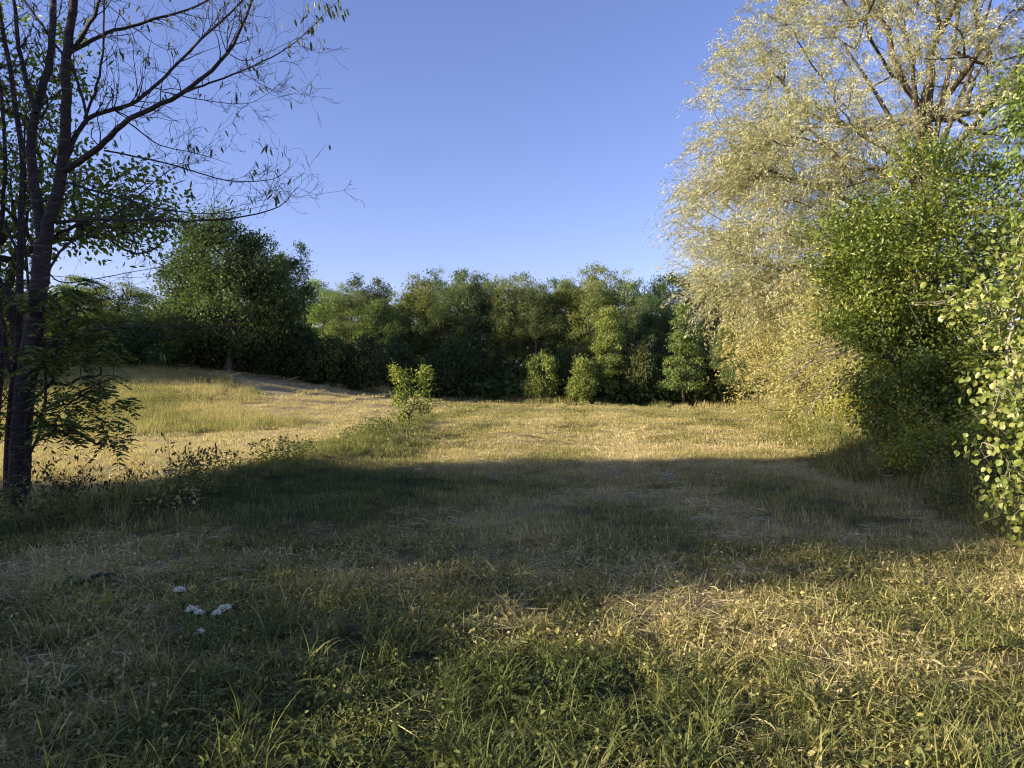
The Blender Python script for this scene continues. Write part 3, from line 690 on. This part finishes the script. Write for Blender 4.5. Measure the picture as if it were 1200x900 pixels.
pinnate_sapling((-8.3, 11.9), [((.5, 0, 2.6), (.9, .7, .5), 1), ((-.3, 0, 1.8), (.8, .7, .6), .7)], 60, 82, 'ash sapling behind the cherry trunk, with brighter green leaves', (2.2, 2.0, 1.3))
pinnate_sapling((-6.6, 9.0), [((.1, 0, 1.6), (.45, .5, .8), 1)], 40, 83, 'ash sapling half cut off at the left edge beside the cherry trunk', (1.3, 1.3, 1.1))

# ------------------------------------------------------------------ trees left of the picture whose shade falls on the field
SH = [(-15.5, 2.2, 6.9, 5.0, 4), (-15.0, 4.3, 7.6, 4.2, 7), (-19.5, 2.2, 9.2, 5.0, 0), (-20.5, 4.2, 9.0, 4.6, 2), (-26, 1.8, 10.5, 5.2, 4),
      (-35, 37, 8.0, 7, 7), (-44, 38, 10, 8, 7), (-38, 45, 9, 9, 4), (-32, 42.5, 7.5, 7, 7), (-36, 50, 9, 8, 7)]
for i, (x, y, h, wd, v) in enumerate(SH):
    m, H, W = VAR[v]
    place_tree('deciduous_tree', m, (x, y, gz(x, y)), 'dense tree outside the picture whose shadow crosses the grass', 'tree', 'shade trees left of the picture', (wd / W * 1.05, wd / W * 1.05, h / H), i * 1.3, G['md'])
HI = simple_tree(130, 9.5, [((0, 0, 6.4), (2.0, 1.5, 2.9), 2), ((-1, .3, 7.2), (1.6, 1.2, 2.0), 1), ((1, -.3, 5.9), (1.6, 1.2, 1.8), 1)], 260, 90, (.24, .15), sig=.36, r0=.16)
for x, y, sc_ in [(-16.5, 6.3, 1), (-21.0, 5.2, 1.1)]:
    place_tree('deciduous_tree', HI, (x, y, gz(x, y)), 'high-crowned tree outside the picture whose shade ends the dark band on the field', 'tree', 'high-crowned shade trees left of the picture', sc_, x, G['md'])
BUSHV = simple_tree(131, 2.6, [((0, 0, 1.3), (1.3, 1.3, 1.3), 1), ((-.7, 0, 1), (.9, .9, 1), .5)], 170, 110, (.12, .08), sig=.2, r0=.05)
for i, (x, y, h, wd) in enumerate([(-6.4, 2.9, 1.8, 1.0), (-6.6, 1.1, 1.75, 1.0), (-8.0, 2.0, 2.0, 1.0), (-5.6, -.4, 1.0, .9)]):
    place_tree('round_bush', BUSHV, (x, y, gz(x, y)), 'low bush outside the picture shading the near left grass', 'bush', 'low bushes left of the camera', (wd, wd, h / 2.6), i * 2.1, G['md'])

# ------------------------------------------------------------------ sapling in the middle of the bank
leafy_mass('field_sapling', (-3.25, 24.2), [((-.25, 0, 1.25), (.35, .35, .55), .8), ((.45, 0, 1.2), (.35, .35, .65), .8), ((.1, 0, .7), (.6, .45, .5), .7), ((-.45, 0, 1.75), (.14, .14, .3), .25), ((.5, 0, 1.8), (.16, .14, .25), .2)],
           85, 20, (.10, .055), .10, 91, 'bright green leafy sapling standing alone on the grass bank in mid-field', 'sapling', M_poplar, B_wood, trunk_z=.4, r0=.03, tint=(1.1, 1.02, .5))

# withered weeds along the bank
def weed(loc, h, seed, label, n=5, dead=True, bend=.4):
    rg = np.random.default_rng(seed); t = empty('withered_weed' if dead else 'weed_plant', (loc[0], loc[1], gz(*loc)), label, 'weed', 'tall weeds along the grass bank'); acc = Acc(); Ps = []; Ds = []
    for s in range(n):
        a = rg.uniform(0, 6.28); hh = h * rg.uniform(.6, 1.1); P = [np.array([rg.normal() * .03, rg.normal() * .03, -.03])]; d = np.array([math.cos(a) * .25, math.sin(a) * .25, 1.0])
        for k in range(6):
            d = unit(d + np.array([math.cos(a), math.sin(a), -.25]) * bend * (k / 6) + rg.normal(size=3) * .08); P.append(P[-1] + d * hh / 6)
        P = np.array(P); acc.tube(P, np.linspace(.006, .002, 7), 4)
        for k in range(9):
            j = rg.integers(2, 7); u = rg.random(); p = P[j - 1] * (1 - u) + P[j] * u; q = p + rg.normal(size=3) * .09 + [0, 0, .03]
            acc.tube([p, q], [.002, .001], 3)
            for z in range(3): Ps.append(q + rg.normal(size=3) * .02); Ds.append(np.array([0, 0, -1.0]) + rg.normal(size=3) * .5)
    V, F = leaves(rg, np.array(Ps), .065, .025, d=np.array(Ds), jit=.6, shape=6)
    link('stems', acc.mesh('stems', B_twig if not dead else B_cherry), t); link('leaves', leaf_mesh('leaves', V, F, M_dead if dead else M_dark, rg, 2), t)
for px, Y, h, s, lb, dd, bn in [(150, 9.7, .62, 1, 'brown weed bent over with hanging wilted leaves beside the track', True, 1.0), (205, 10.6, .75, 2, 'thin upright green weed on the bank left of a withered one', False, .1),
        (232, 10.4, .72, 3, 'dry upright weed with curled leaves on the bank', True, .15), (75, 9.0, .95, 4, 'large clump of brown withered leaves at the cherry trunk', True, .5),
        (95, 9.3, .7, 5, 'brown drooping weed next to the withered clump by the cherry', True, .8), (447, 23.5, .9, 6, 'dry straw-coloured weed just left of the field sapling', True, .2)]:
    weed(((px - 600) / FPX * Y, Y), h, 300 + s, lb, 6 if s == 4 else 3, dd, bn)

# ------------------------------------------------------------------ wild carrot flowers
def carrot(loc, heads, seed, label):
    rg = np.random.default_rng(seed); g = gz(*loc); t = empty('wild_carrot', (loc[0], loc[1], g), label, 'flower', 'wild carrot flowers in the near grass'); acc = Acc(); Ps = []; Ds = []
    org = np.array([loc[0], loc[1], g])
    for px, py, rr_, bud in heads:
        h = PX(px, py, loc[1] + rg.uniform(-.12, .12)) - org; b = np.array([rg.normal() * .02, rg.normal() * .02, -.02])
        Q, _ = smooth_path([b, b * .5 + h * .5 + [0.01, 0, .02], h - [0, 0, .03]], 4); acc.tube(Q, np.linspace(.0032, .002, len(Q)), 5)
        fa = Acc(); P = []
        n = 26; rad = rr_ * .85
        for i in range(n):
            r = rad * math.sqrt((i + .5) / n); a = i * 2.399; c = h + np.array([math.cos(a) * r, math.sin(a) * r, .012 - (.45 if not bud else -.6) * r * r / rad])
            acc.tube([h - [0, 0, .03], c], [.0012, .0008], 3)
            for k in range(9): P.append(c + rg.normal(size=3) * [.006, .006, .004])
        V, F = leaves(rg, np.array(P), .010, .009, flat=.9); V2 = V
        me = leaf_mesh('flower_head', V, F, M_white if not bud else M_stem, rg); link('flower_head', me, t)
        for k in range(8):
            u = rg.uniform(.15, .7); p = b * (1 - u) + h * u; Ps.append(p); Ds.append(unit(rg.normal(size=3) * [1, 1, .2] + [0, 0, .3]))
    V, F = leaves(rg, np.array(Ps), .07, .012, d=np.array(Ds), jit=.4, shape=6)
    link('stem', acc.mesh('stem', M_stem), t); link('leaves', leaf_mesh('leaves', V, F, M_dark, rg, 2), t)
def atpx(px, Y): return ((px - 600) / FPX * Y, Y)
carrot(atpx(215, 4.6), [(205, 684, .010, 1), (210, 692, .030, 0)], 1, 'wild carrot with one small white umbel and a bud, leftmost and tallest of the three')
carrot(atpx(231, 4.35), [(224, 715, .028, 0), (232, 719, .026, 0), (234, 742, .024, 0), (214, 710, .012, 1)], 2, 'wild carrot with three white umbels in the middle of the clump')
carrot(atpx(262, 4.4), [(263, 713, .036, 0), (253, 720, .020, 0), (272, 695, .013, 1), (244, 721, .012, 1)], 3, 'wild carrot with the broadest white umbel, at the right of the clump')

# ------------------------------------------------------------------ broad-leaved weeds (dock)
def dock(loc, size, n, seed, label, tint):
    rg = np.random.default_rng(seed); V = []; F = []; b = 0
    for i in range(n):
        a = i * 2.4 + rg.normal() * .3; L = size * rg.uniform(.6, 1.1); W = L * rg.uniform(.28, .4); up = rg.uniform(.35, .9)
        u = np.array([math.cos(a), math.sin(a)]); s = np.array([-u[1], u[0]]); m = 9
        for k in range(m):
            q = k / (m - 1); r = L * q; z = .01 + up * L * q * (1 - .75 * q); wv = W * .5 * math.sin(math.pi * min(1, q ** .8 * .98 + .02)) * (.35 if q < .15 else 1) + .003
            wob = math.sin(k * 2.2 + i) * .008
            for sd, dz in ((-1, .16), (0, 0), (1, .16)):
                V.append((u[0] * r + s[0] * wv * sd, u[1] * r + s[1] * wv * sd, z + wv * dz + wob * abs(sd)))
            if k:
                c = b + k * 3; F += [(c - 3, c - 2, c + 1, c), (c - 2, c - 1, c + 2, c + 1)]
        b += m * 3
    me = mesh_from('dock_plant', V, [np.array(F)], M_dark, smooth=True, rnd=np.repeat(rg.random(n), len(F) // n))
    o = link('dock_plant', me); o.location = (loc[0], loc[1], gz(*loc) + .01); o.color = (*tint, 1); tag(o, label, 'weed', 'broad-leaved dock plants')
dock(atpx(95, 5.9), .24, 9, 1, 'dark rosette of long dock leaves in the shade at the left', (1, 1, 1))
dock(atpx(62, 3.9), .20, 7, 2, 'low rosette of broad dock leaves near the lower left corner', (.9, 1, .9))
dock(atpx(1090, 3.55), .10, 5, 3, 'small bright dock seedling in the grass at the lower right', (2.4, 2.3, 1.2))
dock(atpx(820, 6.9), .12, 6, 4, 'small dock rosette at the edge of the sunlight on the right', (1.6, 1.6, 1))

# ------------------------------------------------------------------ grass built from tufts
def blades(rg, n, rad, h, wd, lean=.6, curl=.5, seg=3, z0=0, disc=True):
    a = rg.uniform(0, 6.283, n); r = rad * np.sqrt(rg.random(n)); bx = r * np.cos(a); by = r * np.sin(a)
    hh = rg.uniform(h[0], h[1], n); az = rg.uniform(0, 6.283, n); ln = np.abs(rg.normal(0, lean, n)) ; cu = rg.uniform(.2, 1, n) * curl
    W = wd * rg.uniform(.6, 1.3, n); tw = rg.normal(0, .5, n) + az + 1.57; V = np.zeros((n, seg + 1, 2, 3))
    px = bx.copy(); py = by.copy(); pz = np.full(n, z0 - .005); th = ln.copy()
    for k in range(seg + 1):
        wk = W * (1 - (k / seg) ** 1.5 * .92) * .5
        V[:, k, 0] = np.stack([px - np.cos(tw) * wk, py - np.sin(tw) * wk, pz], 1); V[:, k, 1] = np.stack([px + np.cos(tw) * wk, py + np.sin(tw) * wk, pz], 1)
        st = hh / seg; px = px + np.sin(th) * np.cos(az) * st; py = py + np.sin(th) * np.sin(az) * st; pz = pz + np.cos(th) * st
        th = np.minimum(th + cu, 2.0)
    b = (np.arange(n) * (seg + 1) * 2)[:, None, None]; k = np.arange(seg)[None, :, None] * 2
    F = (b + k + np.array([0, 1, 3, 2])).reshape(-1, 4)
    V[..., 2] = np.maximum(V[..., 2], -.02 if z0 == 0 else .003)
    return V.reshape(-1, 3), F, np.repeat(rg.random(n), seg)
def join(parts):
    Vs = []; Fs = []; Rs = []; b = 0
    for V, F, r in parts: Vs.append(V); Fs.append(F + b); Rs.append(r); b += len(V)
    return np.concatenate(Vs), np.concatenate(Fs), np.concatenate(Rs)
def litter(rg, n, rad, ln, wd):
    a = rg.uniform(0, 6.283, n); r = rad * np.sqrt(rg.random(n)); P = np.stack([r * np.cos(a), r * np.sin(a), rg.uniform(.005, .045, n)], 1)
    az = rg.uniform(0, 6.283, n); D = np.stack([np.cos(az), np.sin(az), rg.normal(0, .14, n)], 1); L = rg.uniform(ln[0], ln[1], (n, 1)); S = np.stack([-np.sin(az), np.cos(az), rg.normal(0, .6, n)], 1) * wd * .5
    M = P + D * L * .5 + rg.normal(size=(n, 3)) * [.012, .012, .008]; E = P + D * L; E[:, 2] = np.maximum(E[:, 2] - .01, .004)
    V = np.stack([P - S, P + S, M + S, M - S, E + S * .6, E - S * .6], 1).reshape(-1, 3); b = np.arange(n)[:, None] * 6
    F = np.concatenate([b + [0, 1, 2, 3], b + [3, 2, 4, 5]], 1).reshape(-1, 4); return V, F, np.repeat(rg.random(n), 2)
def clover(rg, n, rad, size, zr):
    a = rg.uniform(0, 6.283, n); r = rad * np.sqrt(rg.random(n)); P = np.stack([r * np.cos(a), r * np.sin(a), rg.uniform(zr[0], zr[1], n)], 1)
    V, F = leaves(rg, P, size, size * .62, flat=.7, shape=6, jit=1); return V, F, np.repeat(rg.random(n), 2)
def seedheads(rg, n, rad, h):
    """straight stems with a thin seed panicle"""
    V1, F1, R1 = blades(rg, n, rad, h, .0045, .16, .05, 3)
    tips = V1.reshape(n, 4, 2, 3)[:, 3].mean(1); m = 9; Q = np.repeat(tips, m, 0) + rg.normal(size=(n * m, 3)) * [.012, .012, .045]
    V2, F2 = leaves(rg, Q, .03, .008, d=np.array([0, 0, 1.0])); return join([(V1, F1, R1), (V2, F2, rg.random(n * m))])

def tuft_collection(name, makers, mat, nvar=4, seed=0):
    c = bpy.data.collections.new(name)
    for i in range(nvar):
        rg = np.random.default_rng(seed * 100 + i); V, F, r = join([f(rg) for f in makers])
        c.objects.link(bpy.data.objects.new(name + '_tuft', mesh_from(name + '_tuft', V, [F], mat, rnd=r)))
    return c
def scatter(name, pts, coll, nvar, scale, label, cat, seed=0, dry=None, tilt=.12, sink=0.0):
    rg = np.random.default_rng(900 + seed); n = len(pts); x, y = pts[:, 0], pts[:, 1]; z = ground_z(x, y) - sink
    me = bpy.data.meshes.new(name); me.vertices.add(n); me.vertices.foreach_set('co', np.stack([x, y, z], 1).astype(np.float32).ravel())
    d = dryness_and_light(x, y) if dry is None else dry(x, y)
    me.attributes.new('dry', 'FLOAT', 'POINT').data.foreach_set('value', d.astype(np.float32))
    rot = np.stack([rg.normal(0, tilt, n), rg.normal(0, tilt, n), rg.uniform(0, 6.283, n)], 1)
    me.attributes.new('rot', 'FLOAT_VECTOR', 'POINT').data.foreach_set('vector', rot.astype(np.float32).ravel())
    sc = scale(x, y, rg) if callable(scale) else rg.uniform(scale[0], scale[1], n)
    me.attributes.new('scl', 'FLOAT', 'POINT').data.foreach_set('value', np.asarray(sc, np.float32))
    me.attributes.new('pick', 'INT', 'POINT').data.foreach_set('value', rg.integers(0, nvar, n).astype(np.int32))
    o = link(name, me); tag(o, label, cat, kind='stuff')
    ng = bpy.data.node_groups.new(name, 'GeometryNodeTree')
    ng.interface.new_socket('Geometry', in_out='INPUT', socket_type='NodeSocketGeometry'); ng.interface.new_socket('Geometry', in_out='OUTPUT', socket_type='NodeSocketGeometry')
    gi = ng.nodes.new('NodeGroupInput'); go = ng.nodes.new('NodeGroupOutput'); ip = ng.nodes.new('GeometryNodeInstanceOnPoints')
    ci = ng.nodes.new('GeometryNodeCollectionInfo'); ci.inputs['Collection'].default_value = coll
    ci.inputs['Separate Children'].default_value = True; ci.inputs['Reset Children'].default_value = True
    def na(a, t): k = ng.nodes.new('GeometryNodeInputNamedAttribute'); k.data_type = t; k.inputs['Name'].default_value = a; return k.outputs['Attribute']
    er = ng.nodes.new('FunctionNodeEulerToRotation'); L = ng.links.new
    L(na('rot', 'FLOAT_VECTOR'), er.inputs[0]); L(er.outputs[0], ip.inputs['Rotation']); L(na('scl', 'FLOAT'), ip.inputs['Scale']); L(na('pick', 'INT'), ip.inputs['Instance Index'])
    L(gi.outputs[0], ip.inputs['Points']); L(ci.outputs[0], ip.inputs['Instance']); ip.inputs['Pick Instance'].default_value = True; L(ip.outputs[0], go.inputs[0])
    mo = o.modifiers.new('scatter', 'NODES'); mo.node_group = ng
    return o
def wedge(seed, y0, y1, dens, x_lim=.74, pad=1.0, keep=None, xr=None):
    """random points in the wedge seen by the camera between two distances"""
    rg = np.random.default_rng(seed); X1 = x_lim * y1 + pad; area = 2 * X1 * (y1 - y0); n = int(area * dens)
    y = rg.uniform(y0, y1, n); x = rg.uniform(-X1, X1, n); ok = np.abs(x) < x_lim * y + pad
    if xr: ok &= (x > xr[0]) & (x < xr[1])
    if dens > 1:
        st = 1 / math.sqrt(dens); GX, GY = np.meshgrid(np.arange(-X1, X1, st), np.arange(y0, y1, st)); x = GX.ravel(); y = GY.ravel()
        x = x + rg.uniform(-.5, .5, x.shape) * st; y = y + rg.uniform(-.5, .5, x.shape) * st; ok = np.abs(x) < x_lim * y + pad
        if xr: ok &= (x > xr[0]) & (x < xr[1])
    x, y = x[ok], y[ok]
    if keep is not None: k = keep(x, y) > rg.random(len(x)); x, y = x[k], y[k]
    return np.stack([x, y], 1)
one = lambda x, y: np.ones_like(x)

c1 = tuft_collection('short_turf', [lambda g: blades(g, 120, .20, (.03, .10), .0062, 1.1, .6), lambda g: blades(g, 50, .20, (.08, .22), .0080, 1.1, .5, 4), lambda g: litter(g, 34, .2, (.06, .2), .0062), lambda g: clover(g, 40, .2, .030, (.01, .08))], M_grass, 6, 1)
scatter('mown_grass', wedge(1, .9, 7.5, 15, pad=1.2), c1, 6, (.7, 1.25), 'short mown grass of the near field', 'grass', 1)
c2 = tuft_collection('mid_turf', [lambda g: blades(g, 300, .34, (.04, .12), .0062, .8, .5, 2)], M_grass, 5, 2)
scatter('mown_grass', wedge(2, 7.5, 18, 6, pad=1.5), c2, 5, (.7, 1.2), 'short mown grass in the shade band', 'grass', 2)
c3 = tuft_collection('far_turf', [lambda g: blades(g, 420, .7, (.04, .10), .013, .85, .5, 2)], M_grass, 4, 3)
scatter('mown_grass', wedge(3, 18, 38, 1.9, pad=2, keep=lambda x, y: 1 - 1.2 * furrow(x, y + .15)), c3, 4, (.7, 1.2), 'short mown grass of the sunlit middle field', 'grass', 3)
c4 = tuft_collection('distant_turf', [lambda g: blades(g, 520, 1.2, (.05, .11), .024, .85, .5, 1)], M_grass, 3, 4)
scatter('mown_grass', wedge(4, 38, 70, .5, pad=3), c4, 3, (.7, 1.2), 'short mown grass of the far field below the wood', 'grass', 4)

# cut straw lying about
c5 = tuft_collection('hay', [lambda g: litter(g, 110, .24, (.05, .20), .0024)], M_straw, 5, 5)
strawk = lambda x, y: np.clip((dryness_and_light(x, y) - .45) * 1.5, .08, 1) * (1 - .7 * region(x, y)[2])
scatter('hay_litter', wedge(5, .9, 9, 7, keep=strawk), c5, 5, (.7, 1.3), 'cut dry stalks lying on the near grass', 'hay', 5, tilt=.05)
c5b = tuft_collection('hay_far', [lambda g: litter(g, 130, .5, (.07, .24), .005)], M_straw, 4, 6)
scatter('hay_litter', wedge(6, 9, 26, 1.8, keep=strawk), c5b, 4, (.7, 1.2), 'cut dry stalks lying on the middle field and track', 'hay', 6, tilt=.05)

# long uncut tufts
c6 = tuft_collection('long_tuft', [lambda g: blades(g, 46, .09, (.14, .36), .0092, .6, .34, 6), lambda g: blades(g, 26, .12, (.08, .2), .008, .9, .4, 4), lambda g: clover(g, 14, .13, .035, (.03, .12))], M_grass, 6, 7)
def longk(x, y):
    k = .10 + .75 * sst((fbm(x, y, .9, 51) - .48) / .2) * (y < 5.2) * sst((1.4 - x) / 1.2)
    k = k + .75 * (y < 3.9) + .5 * np.exp(-((x + .5) / 1.3) ** 2) * (y < 4.9) + .3 * sst((-x - y * .15) / 1.5) * (y < 8)
    k = k + .5 * np.exp(-((x + 1.75) / .6) ** 2 - ((y - 4.25) / .5) ** 2) * 2
    return np.clip(k, 0, 1)
scatter('long_grass', wedge(7, 1.6, 8.5, 9, keep=longk), c6, 6, lambda x, y, g: g.uniform(.45, 1.05, len(x)) * np.where(y < 4.8, 1, .7), 'long arching grass tufts in the near grass', 'grass', 7, dry=lambda x, y: np.clip(dryness_and_light(x, y) - .12, 0, 1))
# bank and right edge: rough grass
c7 = tuft_collection('rough_tuft', [lambda g: blades(g, 70, .17, (.15, .42), .008, .4, .3, 4), lambda g: seedheads(g, 5, .15, (.3, .55))], M_grass, 5, 8)
scatter('rough_grass', wedge(8, 5.5, 30, 9, pad=2, keep=lambda x, y: region(x, y)[2] ** 1.5 * .9), c7, 5, lambda x, y, g: g.uniform(.4, .85, len(x)) * np.where(y < 17, .72, 1.05), 'tall rough grass on the low bank beside the track', 'grass', 8, dry=lambda x, y: np.clip(.30 + (fbm(x, y, 1.2, 71) - .5) * .9, 0, 1))
scatter('rough_grass', wedge(9, 2, 40, 8, pad=2.5, xr=(4, 40), keep=lambda x, y: region(x, y)[3] * .85 * (x < edge_x(y) + 5)), c7, 5, (.6, 1.35), 'tall rough grass and weeds under the bushes along the right edge', 'grass', 9, dry=lambda x, y: np.clip(.46 + (fbm(x, y, 1.2, 73) - .5) * .9, 0, 1))
scatter('rough_grass', wedge(10, 6.5, 12, 10, pad=3, xr=(-12, -4.3), keep=lambda x, y: np.exp(-((y - 9.3 - (x + 6) * .2) / .9) ** 2) * .9), c7, 5, (.6, 1.1), 'tall rough grass around the foot of the cherry tree', 'grass', 10, dry=lambda x, y: np.clip(.55 + (fbm(x, y, 1.2, 75) - .5) * .9, 0, 1))
# uncut meadow
c8 = tuft_collection('meadow_tuft', [lambda g: blades(g, 170, .55, (.18, .42), .012, .35, .2, 3), lambda g: seedheads(g, 24, .55, (.35, .6))], M_grass, 4, 9)
scatter('uncut_meadow', wedge(11, 15, 58, 1.7, pad=3, keep=lambda x, y: region(x, y)[1] * .95), c8, 4, (.6, 1.1), 'pale uncut meadow grass on the slope left of the track', 'grass', 11)
c9 = tuft_collection('edge_tuft', [lambda g: blades(g, 150, .8, (.2, .7), .03, .35, .2, 3)], M_grass, 3, 10)
scatter('uncut_meadow', wedge(12, 47, 60, .8, pad=3, keep=lambda x, y: sst((y + fbm(x, y, 3, 77) * 5 - 54) / 2)), c9, 3, (.5, 1.1), 'rough weeds along the foot of the far wood', 'grass', 12)
# low leafy weeds
c10 = tuft_collection('clover', [lambda g: clover(g, 110, .17, .022, (.01, .07)), lambda g: clover(g, 14, .16, .05, (.02, .07))], M_clover, 5, 11)
scatter('low_weeds', wedge(13, 1, 8, 7, keep=lambda x, y: np.clip(sst((fbm(x, y, .8, 79) - .42) / .16) * (1 - dryness_and_light(x, y)), 0, 1)), c10, 5, (.6, 1.3), 'small clover-like leaves among the near grass', 'weeds', 13)
c11 = tuft_collection('edge_weeds', [lambda g: clover(g, 190, .35, .055, (.02, .38))], M_clover, 4, 12)
scatter('low_weeds', wedge(14, 6, 32, 3.5, pad=2.5, keep=lambda x, y: np.clip(region(x, y)[3] * (x < edge_x(y) + 4) * .8 + region(x, y)[2] * .35, 0, 1)), c11, 4, (.5, 1.2), 'leafy ground weeds along the bank and the right edge', 'weeds', 14, dry=lambda x, y: np.clip(.45 + (fbm(x, y, 1.6, 83) - .5) * .9, 0, 1))
